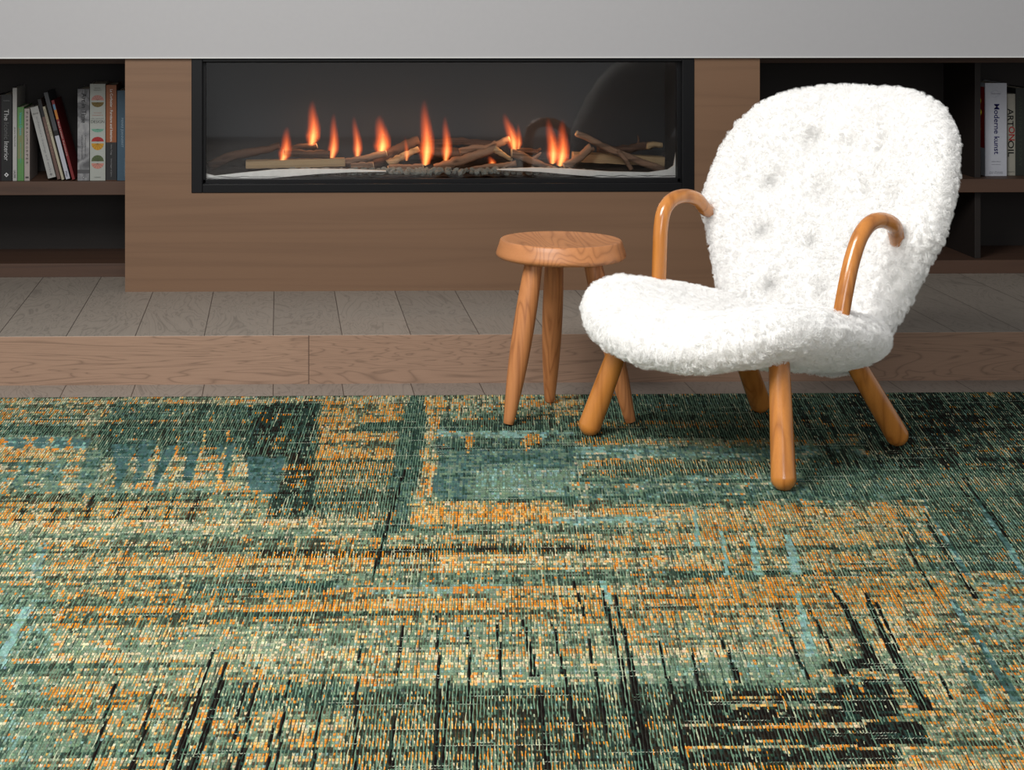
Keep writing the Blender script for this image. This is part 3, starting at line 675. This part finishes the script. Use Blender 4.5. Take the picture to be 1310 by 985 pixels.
# ------------------------------------------------------------------ rug: woven in coloured yarn, one face per yarn float
def build_rug():
    kU, kV = .0041, .0031; SU, SV = 3, 3
    U0, U1 = -1.02, 1.12; nu = int((U1-U0)/kU)
    y_back, y_front = 505.0, 1190.0
    nv = int(math.log((y_front+210)/(y_back+210))/kV)
    # cell centres in the design's own drawing coordinates
    uc = U0+(np.arange(nu)+.5)*kU; vy = (y_back+210)*np.exp((np.arange(nv)+.5)*kV)-210
    gy = vy[:, None]+0*uc[None, :]; gx = 645+uc[None, :]*(gy+210)
    # smooth random fields
    def blur(a, ky, kx):
        for ax, k in ((0, ky), (1, kx)):
            if k > 0:
                r = int(3*k)+1; w = np.exp(-.5*(np.arange(-r, r+1)/k)**2); w /= w.sum()
                a = np.apply_along_axis(lambda q: np.convolve(np.pad(q, r, mode='wrap'), w, 'valid'), ax, a)
        return a/(a.std()+1e-9)
    R = lambda ky, kx: blur(rng.normal(size=(nv, nu)), ky, kx)
    wx = 3.6*R(24, 9)+2.2*R(12, 2.5)+1.6*R(3, 2); wy = 1.6*R(1.2, 12)+1.2*R(5, 1.5)         # ragged brush edges
    X = gx+wx; Y = gy+wy
    names = ['K', 'G', 'T', 'S', 'L', 'C', 'P', 'O']
    pal = {'K': (26, 18, 16), 'G': (40, 66, 57), 'T': (70, 100, 98), 'S': (113, 135, 112), 'L': (130, 168, 160), 'C': (206, 196, 158), 'P': (224, 176, 104), 'O': (226, 136, 24)}
    NC = len(names); W = np.zeros((nv, nu, NC))
    def comp(s):
        v = np.zeros(NC)
        for t in s.split(): v[names.index(t[0])] += float(t[1:])
        return v/v.sum()
    base = comp('K8 G18 S26 L5 C18 P12 O15'); W[:] = base
    streak = R(10, .9); rowst = R(.8, 22); cell = R(0, 0)
    def lay(mask, c, mode='cell', rag=.35):
        n = {'warp': streak, 'weft': rowst, 'cell': R(1, 1)}[mode]
        a = np.clip(mask*(1+rag)+rag*(n*.45)*(mask > .02)-rag*.5*(mask < .98), 0, 1)[..., None]
        W[:] = W*(1-a)+comp(c)*a
    def sm(t): t = np.clip(t, 0, 1); return t*t*(3-2*t)
    def quad(xa0, xa1, ya, xb0, xb1, yb, c, al=1., fx=5, fy=4, mode='cell', rag=.35):
        fx = fx*1.7 if fx > 5 else fx; fy = fy*1.5 if fy > 3 and abs(yb-ya) > 14 else fy
        """band from height ya (x from xa0 to xa1) to yb (xb0 to xb1)"""
        t = (Y-ya)/(yb-ya); l = xa0+(xb0-xa0)*t; r = xa1+(xb1-xa1)*t
        m = sm((X-l)/fx+.5)*sm((r-X)/fx+.5)*sm((Y-ya)/fy+.5)*sm((yb-Y)/fy+.5)
        lay(m*al, c, mode, rag)
    def stroke(pts, w0, w1, c, al=1., mode='warp', rag=.5, fx=1.6):
        for (x0, y0), (x1, y1), i in zip(pts[:-1], pts[1:], range(99)):
            n = len(pts)-1; wa = w0+(w1-w0)*i/n; wb = w0+(w1-w0)*(i+1)/n
            t = (gy-y0)/(y1-y0); cx = x0+(x1-x0)*t+wx*.35; w = wa+(wb-wa)*np.clip(t, 0, 1)
            m = sm((w/2-np.abs(gx-cx))/fx+.5)*(t >= 0)*(t < 1); lay(m*al, c, mode, rag)
    Q = quad
    # --- broad fields, back to front
    Q(-900, 1000, 500, -900, 1000, 526, 'K8 G14 S16 L4 C30 P12 O20', mode='weft')
    Q(-900, 130, 520, -900, 70, 556, 'K16 G34 S26 L8 C7 P3 O8', mode='weft')
    Q(-900, 330, 523, -900, 330, 527, 'K5 G10 S16 C14 P6 O20', .5, mode='weft')
    Q(-900, 120, 554, -900, 105, 572, 'T5 L6 S8 G5 P5 O7', mode='cell')
    Q(-900, 140, 570, -900, 140, 590, 'O20 P24 C20 S16 G12', .9, mode='weft')
    Q(-900, 130, 588, -900, 130, 626, 'S26 G22 L8 C12 O8 T10', mode='weft')
    Q(150, 415, 514, 110, 420, 590, 'K26 G50 T12 S10 L2 C2 O3', fx=16, mode='warp', rag=.7)
    Q(95, 330, 584, 70, 330, 640, 'S26 C16 L8 T6 G16 O10 P8', fx=14)
    # fingers of slate blue reaching towards the viewer
    for x0, x1, ya, yb, s in ((150, 176, 565, 622, -16), (178, 203, 563, 620, -14), (207, 230, 565, 618, -11), (242, 264, 566, 616, -10), (278, 300, 566, 616, -8)):
        Q(x0, x1, ya, (x0+x1)/2+s-6, (x0+x1)/2+s+3, yb, 'T30 G8 S5', fx=4, fy=8, rag=.25)
    for x0, x1 in ((6, 34), (44, 62), (68, 86), (93, 112)):
        Q(x0+4, x1+4, 556, x0, x1, 571, 'T26 L8 S4', fx=4, rag=.2)
    for x0, x1, ya, yb in ((22, 42, 590, 640), (62, 84, 585, 642), (110, 135, 570, 625), (-40, -15, 585, 640)):
        Q(x0, x1, ya, x0-14, x1-18, yb, 'T16 S18 G5 L3', .9, fx=5, rag=.3)
    for x0, s in ((206, -20), (232, -18), (262, -16), (293, -13)): stroke([(x0, 548), (x0+s, 628)], 3, 9, 'O16 P12 C10 S8 G4', .8)
    # the large dark block and its tail
    Q(322, 408, 514, 318, 400, 588, 'K30 G44 T8 S12 O4', fx=5, rag=.5, mode='warp')
    Q(320, 372, 584, 322, 352, 632, 'T34 G9 S4', fx=4, fy=5, rag=.2)
    Q(372, 402, 580, 330, 432, 694, 'K30 G42 S16 C3 O7', fx=10, mode='warp', rag=.8)
    Q(345, 372, 557, 343, 372, 574, 'O14 K10 G10', .6)
    # orange and cream column, dark green diagonal band
    Q(408, 520, 515, 400, 500, 590, 'O34 P26 C14 G14 S8 K4', fx=8)
    Q(470, 520, 538, 440, 512, 552, 'G18 K5 S8', .9, mode='weft')
    Q(400, 505, 585, 400, 470, 640, 'K14 G20 S14 O22 P14 C6', fx=10, mode='warp', rag=.7)
    Q(518, 548, 504, 500, 541, 600, 'G42 S18 T12 K12', fx=7, mode='warp', rag=.5)
    Q(500, 541, 598, 458, 520, 680, 'G38 T18 K18 S14', fx=9, mode='warp', rag=.6)
    Q(420, 500, 625, 380, 480, 700, 'K20 G34 S18 O12 C8', .85, fx=16, mode='warp', rag=.8)
    Q(548, 568, 512, 536, 562, 640, 'P20 C20 O22 S14 G10', fx=6)
    # slate rectangle left of the stool feet
    Q(568, 730, 536, 562, 730, 552, 'G36 K10 S26 T10 O2', fx=6, mode='weft')
    Q(562, 745, 553, 560, 745, 559, 'L20 S12 T6', fx=6, rag=.2)
    Q(562, 745, 559, 556, 740, 578, 'G26 T20 S22 K9 O3', fx=6)
    Q(562, 740, 576, 556, 735, 638, 'T30 S18 G14', fx=6, rag=.3)
    Q(612, 735, 600, 606, 735, 636, 'S24 L12 T4 C2', fx=8, rag=.3)
    Q(664, 690, 558, 664, 690, 577, 'O20 P14 G8 S5'); Q(598, 606, 555, 598, 606, 577, 'O20 P10')
    Q(560, 735, 569, 560, 700, 574, 'K14 G12 T6 O4', .75, mode='weft')
    # greens under the chair
    Q(730, 1700, 506, 735, 1700, 560, 'K20 G42 S28 L6 C5 O6', fx=10, mode='warp', rag=.6)
    Q(760, 1180, 511, 760, 1180, 519, 'S20 L8 G16 C4', .7, mode='weft')
    Q(740, 1060, 532, 740, 1060, 562, 'O9 P5 K14 G30 S20', .7, mode='weft')
    Q(710, 745, 505, 710, 745, 536, 'C18 P18 O14 S8 K4', .8)
    Q(740, 820, 560, 740, 820, 572, 'O16 P12 G14 S10 K4', .8, mode='weft')
    Q(735, 1080, 574, 735, 1120, 592, 'L14 S20 T18 G7 C2', fx=10, mode='weft')
    Q(770, 1140, 592, 770, 1140, 610, 'G18 S18 O12 C10 P10 K6', mode='weft', rag=.7)
    Q(730, 1150, 610, 715, 1170, 646, 'S26 T16 G20 L8 C4 O2', mode='weft')
    Q(1010, 1200, 585, 1040, 1220, 636, 'G26 S24 K10 L6 T6 O2', .8, mode='weft')
    # rust to cream bands in front of the rectangle
    Q(532, 720, 641, 524, 718, 668, 'O26 P34 C12 S8 G5', mode='weft')
    Q(716, 1150, 644, 712, 1180, 664, 'O14 P16 C16 S16 G12 K4', fx=50, mode='weft')
    Q(700, 980, 662, 700, 960, 674, 'L18 S16 T6 C4', .9, mode='weft', fy=3)
    Q(500, 1160, 672, 490, 1180, 700, 'C24 P14 O16 S20 G14 K4', fx=50, mode='weft')
    Q(500, 760, 697, 490, 740, 718, 'K22 G10 O18 P8 C10 S8', .8, mode='weft', rag=.8)
    Q(870, 1150, 655, 870, 1180, 748, 'P28 C20 O22 S12 G9 K4', .9, fx=50, fy=14, mode='weft')
    Q(560, 870, 710, 560, 870, 740, 'S22 C18 P12 O14 L6 G9', .8, mode='weft')
    # left: orange over cream stripes
    Q(-900, 335, 626, -900, 325, 668, 'O28 P18 C12 S14 G13 K12', mode='cell')
    for xx in (20, 62, 105, 140, 172, 205, 240, 275): stroke([(xx+18, 628), (xx, 672)], 5, 11, 'K16 O8 P8 G8 C5', .8)
    Q(260, 325, 640, 262, 322, 674, 'S20 C12 G6 L4', .7)
    Q(-900, 480, 664, -900, 470, 688, 'C36 S18 P10 O8 G6', mode='weft')
    Q(-900, 480, 688, -900, 470, 734, 'C18 P20 O28 S16 G14 K7', mode='weft', rag=.8)
    Q(330, 560, 702, 320, 520, 712, 'K18 O16 C9', .7, mode='weft')
    Q(45, 60, 688, 40, 54, 730, 'L20 S12 T8', .9, fx=5, rag=.3)
    Q(-900, 60, 686, -900, 30, 740, 'S26 C12 O8 L5 G8', .7, fx=30)
    # middle sage band and second orange band
    Q(80, 1000, 733, 60, 1000, 750, 'S26 G18 O16 P8 C10 K4', .9, mode='weft')
    Q(240, 440, 742, 235, 440, 754, 'G30 S14 K8 T6', .85, mode='weft')
    Q(430, 640, 746, 425, 640, 758, 'L18 S22 G7 O8', .85, mode='weft')
    Q(60, 470, 752, 30, 470, 800, 'O34 P10 S17 G18 C5 K10', .9, fx=30, mode='warp', rag=.6)
    Q(430, 1130, 758, 430, 1160, 806, 'O28 P20 C11 S17 G12 K8', fx=30, mode='weft')
    Q(870, 1190, 744, 880, 1220, 778, 'O34 P22 K5 G7 S12 C8', fx=20, mode='weft')
    Q(860, 1130, 736, 860, 1160, 744, 'G26 K10 T10 S8 O8', .8, mode='weft')
    # broad cream field
    Q(-20, 1060, 798, -60, 1090, 880, 'C23 S27 P12 O13 G14 L4 K4', fx=30, mode='weft', rag=.6)
    Q(20, 420, 812, 0, 420, 838, 'C34 S24 P8 O8', .8, fx=20, mode='weft')
    Q(560, 1050, 838, 560, 1060, 874, 'C26 S28 L6 P9 O6', .8, fx=20, mode='weft')
    Q(20, 250, 880, 10, 240, 910, 'O28 S18 P10 G10 C8 K5', .8, fx=30, mode='weft')
    Q(-60, 520, 905, -70, 520, 1200, 'C14 S26 P10 O15 G18 K9 L4', fx=30, mode='weft')
    Q(270, 450, 862, 270, 440, 905, 'G22 S26 K6 T6 C6 O6', .6, fx=10)
    Q(440, 870, 880, 440, 870, 1200, 'O20 K22 S18 G14 P13 C11 L3', fy=24, mode='weft', rag=.7)
    # left edge sage with pale streak
    Q(-900, 75, 740, -900, 28, 1200, 'S34 G16 L12 C8 O8', .9, fx=40, mode='warp')
    stroke([(34, 772), (0, 842)], 10, 15, 'L22 S8', .9, rag=.3)
    # right: diagonal dark field
    Q(1020, 1800, 505, 1090, 1900, 610, 'K36 G34 S17 L5 C5 O4', .95, fx=120, fy=18, mode='warp', rag=.9)
    Q(1120, 1900, 606, 1190, 1900, 672, 'K22 G24 S26 L8 C12 O7', fx=100, fy=20, mode='warp', rag=.8)
    Q(1170, 1900, 668, 1210, 1900, 738, 'K17 G22 S27 L14 C10 O9', fx=80, fy=20, mode='warp', rag=.8)
    Q(1190, 1900, 735, 1230, 1900, 748, 'O16 P14 C8 S10 K14 L6', mode='weft')
    Q(1225, 1900, 748, 1270, 1900, 830, 'L20 S18 O14 P12 T6 G6 K9', fx=20)
    Q(1215, 1900, 825, 1260, 1900, 1200, 'O20 P18 C16 S18 G12 K10 L5', fx=30)
    Q(1100, 1230, 780, 1140, 1290, 985, 'O20 P18 C20 S16 G12 K6', .8, fx=30, mode='weft')
    Q(1130, 1230, 836, 1150, 1260, 880, 'C26 S18 P10 O6', .7, fx=20, mode='weft')
    # dark field lower right, crossed by pale rows
    Q(860, 1130, 886, 850, 1200, 1240, 'K60 G12 O12 P5 C5 S6', fx=16, fy=14, mode='weft', rag=.45)
    Q(560, 870, 896, 540, 860, 1200, 'K28 G14 S18 O16 P10 C12', .7, fx=60, fy=30, mode='warp', rag=.8)
    for y, h, x0, x1 in ((906, 5, 930, 1200), (930, 5, 860, 1180), (959, 6, 850, 1210), (880, 5, 1000, 1150), (862, 5, 1030, 1130), (983, 5, 1010, 1180)):
        Q(x0, x1, y, x0, x1, y+h, 'O18 P16 C16 S12', .85, fy=2, mode='weft')
    for x0, x1, y0, y1 in ((1062, 1082, 850, 866), (1088, 1118, 848, 862), (1068, 1096, 876, 892), (1104, 1138, 873, 892), (1075, 1150, 900, 922), (1110, 1190, 932, 956)):
        Q(x0, x1, y0, x0+5, x1+6, y1, 'K40 G14 T4', .95, fy=3)
    Q(905, 990, 895, 905, 990, 904, 'O22 P14 K10', .8, mode='weft'); Q(960, 1010, 948, 960, 1010, 956, 'O24 P14 C6', .8); Q(990, 1050, 905, 990, 1050, 918, 'C12 O14 S12 K8', .7)
    # dark brush lines running towards the viewer
    KL = 'K50 G8'
    L = [([(276, 826), (215, 1010)], 2, 13), ([(297, 835), (236, 1010)], 2.5, 15), ([(252, 866), (200, 1010)], 1.5, 6), ([(152, 855), (105, 1010)], 1.5, 7), ([(200, 868), (158, 1010)], 1.5, 8),
         ([(328, 866), (300, 1010)], 2, 9), ([(315, 870), (286, 1010)], 1.5, 5), ([(370, 866), (348, 1010)], 2, 7), ([(356, 885), (340, 990)], 1.5, 5), ([(418, 862), (395, 1000)], 2, 5),
         ([(517, 800), (502, 930), (498, 1000)], 2, 6), ([(560, 785), (560, 930), (556, 1000)], 2, 7), ([(572, 870), (566, 1000)], 1.5, 6), ([(596, 800), (602, 876), (612, 1000)], 2, 6), ([(636, 800), (643, 870)], 2, 5), ([(670, 792), (685, 868)], 3, 9), ([(690, 880), (700, 1000)], 5, 9),
         ([(710, 798), (728, 890), (745, 960)], 3, 9), ([(766, 740), (790, 830), (814, 940), (822, 1000)], 3, 12), ([(786, 762), (812, 860), (832, 990)], 3, 10), ([(733, 744), (748, 790)], 1.5, 4), ([(753, 812), (780, 938)], 2, 6), ([(843, 820), (868, 905), (880, 990)], 2, 8),
         ([(883, 814), (897, 880)], 2, 5), ([(924, 820), (948, 876)], 2, 6), ([(994, 780), (1036, 872)], 2.5, 5), ([(1035, 782), (1064, 836)], 2, 4), ([(1062, 757), (1092, 805), (1122, 862)], 3, 16), ([(1100, 762), (1145, 850), (1184, 916)], 4, 19), ([(1118, 775), (1150, 838)], 2, 5), ([(1178, 820), (1218, 900)], 2, 5), ([(1088, 700), (1110, 745)], 2, 3),
         ([(460, 815), (452, 985)], 1.5, 5), ([(520, 600), (480, 735)], 3, 5), ([(1150, 680), (1196, 760)], 2, 4), ([(1185, 660), (1250, 770)], 3, 5), ([(1215, 590), (1290, 700)], 3, 6), ([(1180, 560), (1235, 640)], 2, 5)]
    for p, a, b_ in L: stroke(p, a*1.1, b_*1.12, KL, 1, rag=.4)
    for p, a, b_ in (([(1218, 770), (1262, 838), (1306, 905)], 6, 14), ([(1228, 842), (1262, 905)], 4, 9), ([(1182, 640), (1240, 740)], 4, 8), ([(1245, 640), (1310, 740)], 5, 9)): stroke(p, a, b_, 'T20 G10 L8', .95, rag=.3)
    for p, a, b_ in (([(1005, 686), (1012, 712), (1018, 738)], 7, 15), ([(964, 688), (971, 738)], 6, 10), ([(925, 680), (932, 738)], 4, 8), ([(1021, 762), (1030, 800), (1039, 842)], 4, 14), ([(772, 745), (782, 775)], 8, 6), ([(888, 655), (893, 700)], 4, 6)): stroke(p, a, b_, 'L26 S10 T3', 1, rag=.2)
    # --- choose a yarn colour for every float
    stripe = np.exp(.95*R(.6, 40)); stripe2 = np.exp(.75*R(.6, 50))
    W2 = W.copy(); W2[..., 7] *= .82; W2[..., 5] *= .9; W2[..., 5:] *= stripe[..., None]; W2[..., 0:2] *= stripe2[..., None]; W2 = W2**1.15
    W2 /= W2.sum(-1, keepdims=True); cdf = np.cumsum(W2, -1)
    z = .62*R(.3, 2.0)+.42*R(1.8, .35)+.48*R(0, 0); z /= z.std()
    from math import erf
    zz = np.linspace(-4, 4, 801); r = np.interp(z, zz, [.5*(1+erf(q/math.sqrt(2))) for q in zz])
    idx = (r[..., None] > cdf).sum(-1).clip(0, NC-1)
    PAL = np.array([s2l(pal[n]) for n in names]); mean = (W2[..., None]*PAL[None, None]).sum(2); mixk = np.where(W[..., 0] > .3, .08, .20)[..., None]; cellc = (PAL[idx]*(1-mixk)+mean*mixk)*np.exp(.14*rng.normal(size=(nv, nu, 1)))*np.exp(rng.normal(size=(nv, nu, 3))*.05)
    light = W[..., 5]+W[..., 6]+W[..., 7]*.7; dark = W[..., 0]+W[..., 1]
    # thin warp yarn between the floats
    tn = R(7, 0)+.7*R(1.5, 0)+.5*R(0, 0)
    solid = np.clip(W[..., 2]*1.8+W[..., 4]*1.3-.15, 0, 1)[..., None]
    dk = (dark > .30)[..., None]
    thr = np.where(dk, np.array(s2l((102, 130, 108))), np.array(s2l((96, 124, 102))))
    thr = np.where((W[..., 0] > .28)[..., None]*(R(4, .5) > -.3)[..., None], np.array(s2l((40, 44, 38))), thr)
    thr = np.where((tn > 1.9)[..., None], np.array(s2l((168, 176, 146))), thr)
    thr = np.where((tn < -1.2)[..., None], np.array(s2l((48, 66, 56))), thr)
    keep = (rng.random((nv, nu)) < .25*(dark < .12))[..., None]; thr = np.where(keep, cellc, thr)
    thr = thr*(1-solid)+cellc*solid
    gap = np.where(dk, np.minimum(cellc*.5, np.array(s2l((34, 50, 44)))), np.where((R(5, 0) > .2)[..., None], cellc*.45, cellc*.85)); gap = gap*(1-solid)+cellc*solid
    # thin weft yarn
    wn = R(0, 9)+.5*R(0, 2)
    wft = np.where((wn > 1.6)[..., None], np.array(s2l((206, 212, 190))), np.where((wn > .4)[..., None], np.array(s2l((112, 140, 118))), cellc*.55))
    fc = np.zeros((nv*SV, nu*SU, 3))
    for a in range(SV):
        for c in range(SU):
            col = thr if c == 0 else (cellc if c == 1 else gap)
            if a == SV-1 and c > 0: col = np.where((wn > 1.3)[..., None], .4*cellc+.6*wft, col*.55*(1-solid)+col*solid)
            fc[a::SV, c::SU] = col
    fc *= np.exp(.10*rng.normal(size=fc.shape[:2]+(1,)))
    # --- geometry
    NU, NV = nu*SU, nv*SV; ue = U0+np.arange(NU+1)*kU/SU; ye = (y_back+210)*np.exp(np.arange(NV+1)*kV/SV)-210
    wob = .10*kU
    th = TH; verts = np.zeros((NV+1, NU+1, 3))
    for j, y in enumerate(ye):
        Yw = atZ(655, y, ZR)[1]; px = 645+(ue+wob*np.sin(j*.37+ue*900))*(y+210); a = (px-PX)/F
        verts[j, :, 0] = Yw*(a*math.cos(th)+math.sin(th))/(-a*math.sin(th)+math.cos(th)); verts[j, :, 1] = Yw
    k = np.arange(NU+1) % SU; l = np.arange(NV+1) % SV
    verts[..., 2] = ZR-.0012+.0010*(k <= 1)[None, :]+.0006*(l == 0)[:, None]+.0002*rng.normal(size=(NV+1, NU+1))
    # rim turned down to the floor
    ring = verts.copy()
    V = verts.reshape(-1, 3); i0 = (np.arange(NV)[:, None]*(NU+1)+np.arange(NU)[None, :])
    quads = np.stack([i0, i0+(NU+1), i0+NU+2, i0+1], -1).reshape(-1, 4)
    # skirt
    border = list(range(NU+1))+[j*(NU+1)+NU for j in range(1, NV+1)]+[NV*(NU+1)+i for i in range(NU-1, -1, -1)]+[j*(NU+1) for j in range(NV-1, 0, -1)]
    nb = len(border); low = V[border].copy(); low[:, 2] = .0004; n0 = len(V); V = np.vstack([V, low])
    sk = np.array([[border[i], border[(i+1) % nb], n0+(i+1) % nb, n0+i] for i in range(nb)])
    allq = np.vstack([quads, sk]); me = bpy.data.meshes.new('rug')
    me.vertices.add(len(V)); me.vertices.foreach_set('co', V.astype('f').reshape(-1))
    me.loops.add(allq.size); me.loops.foreach_set('vertex_index', allq.astype('i').reshape(-1))
    me.polygons.add(len(allq)); me.polygons.foreach_set('loop_start', (np.arange(len(allq))*4).astype('i')); me.polygons.foreach_set('loop_total', np.full(len(allq), 4, 'i'))
    me.update(calc_edges=True); me.validate()
    at = me.attributes.new('yarn', 'FLOAT_COLOR', 'FACE'); c4 = np.ones((len(allq), 4), 'f'); c4[:len(quads), :3] = fc.reshape(-1, 3); c4[len(quads):, :3] = s2l((70, 90, 78))
    at.data.foreach_set('color', c4.reshape(-1))
    m = NT('woven rug yarn'); an = m.n('ShaderNodeAttribute', attribute_name='yarn'); v = m.coords((1, .2, 1)); f = m.noise(v, 900, 2, .6)
    col = m.mix(m.math('MULTIPLY', f, .25), an.outputs['Color'], (0, 0, 0)); hs = m.n('ShaderNodeHueSaturation'); hs.inputs['Saturation'].default_value = 1.0; hs.inputs['Value'].default_value = RUGV
    m.l(col, hs.inputs['Color']); m.princ(hs.outputs[0], .95, .04); me.materials.append(m.m)
    o = bpy.data.objects.new('rug', me); COL.objects.link(o)
    tag(o, 'large woven abstract rug in green, orange, cream and black covering the floor', 'rug'); return o
RUGV = .88
build_rug()

# ------------------------------------------------------------------ light
w = bpy.data.worlds.new('room light'); SC.world = w; w.use_nodes = True
bg = w.node_tree.nodes['Background']; bg.inputs[0].default_value = (.98, .99, 1, 1); bg.inputs[1].default_value = .40
def area(name, loc_, target, size, power, col=(1, 1, 1), sy=None):
    L = bpy.data.lights.new(name, 'AREA'); L.energy = power; L.color = col; L.size = size
    if sy: L.shape = 'RECTANGLE'; L.size_y = sy
    o = bpy.data.objects.new(name, L); COL.objects.link(o); o.location = loc_
    o.rotation_euler = (Vector(target)-Vector(loc_)).to_track_quat('-Z', 'Y').to_euler(); return o
area('key_daylight', (-.7, 2.6, 2.5), (1.1, 4.5, .3), 1.4, 128, (1, .985, .96))  # area lamp added close to the chair, standing for daylight from front left
area('front_fill', (.1, -.9, 1.5), (1.1, 4.4, .5), 1.8, 55, (.97, .99, 1))  # unseen fill lamp added behind the camera to brighten the seat front

for k, (x, y) in enumerate(((400, 185), (487, 190), (545, 188), (655, 185), (712, 188))):
    L = bpy.data.lights.new('flame_glow', 'POINT'); L.energy = .28; L.color = (1, .5, .2); L.shadow_soft_size = .02
    o = bpy.data.objects.new('flame_glow', L); COL.objects.link(o); o.location = atY(x, y-12, 5.90)
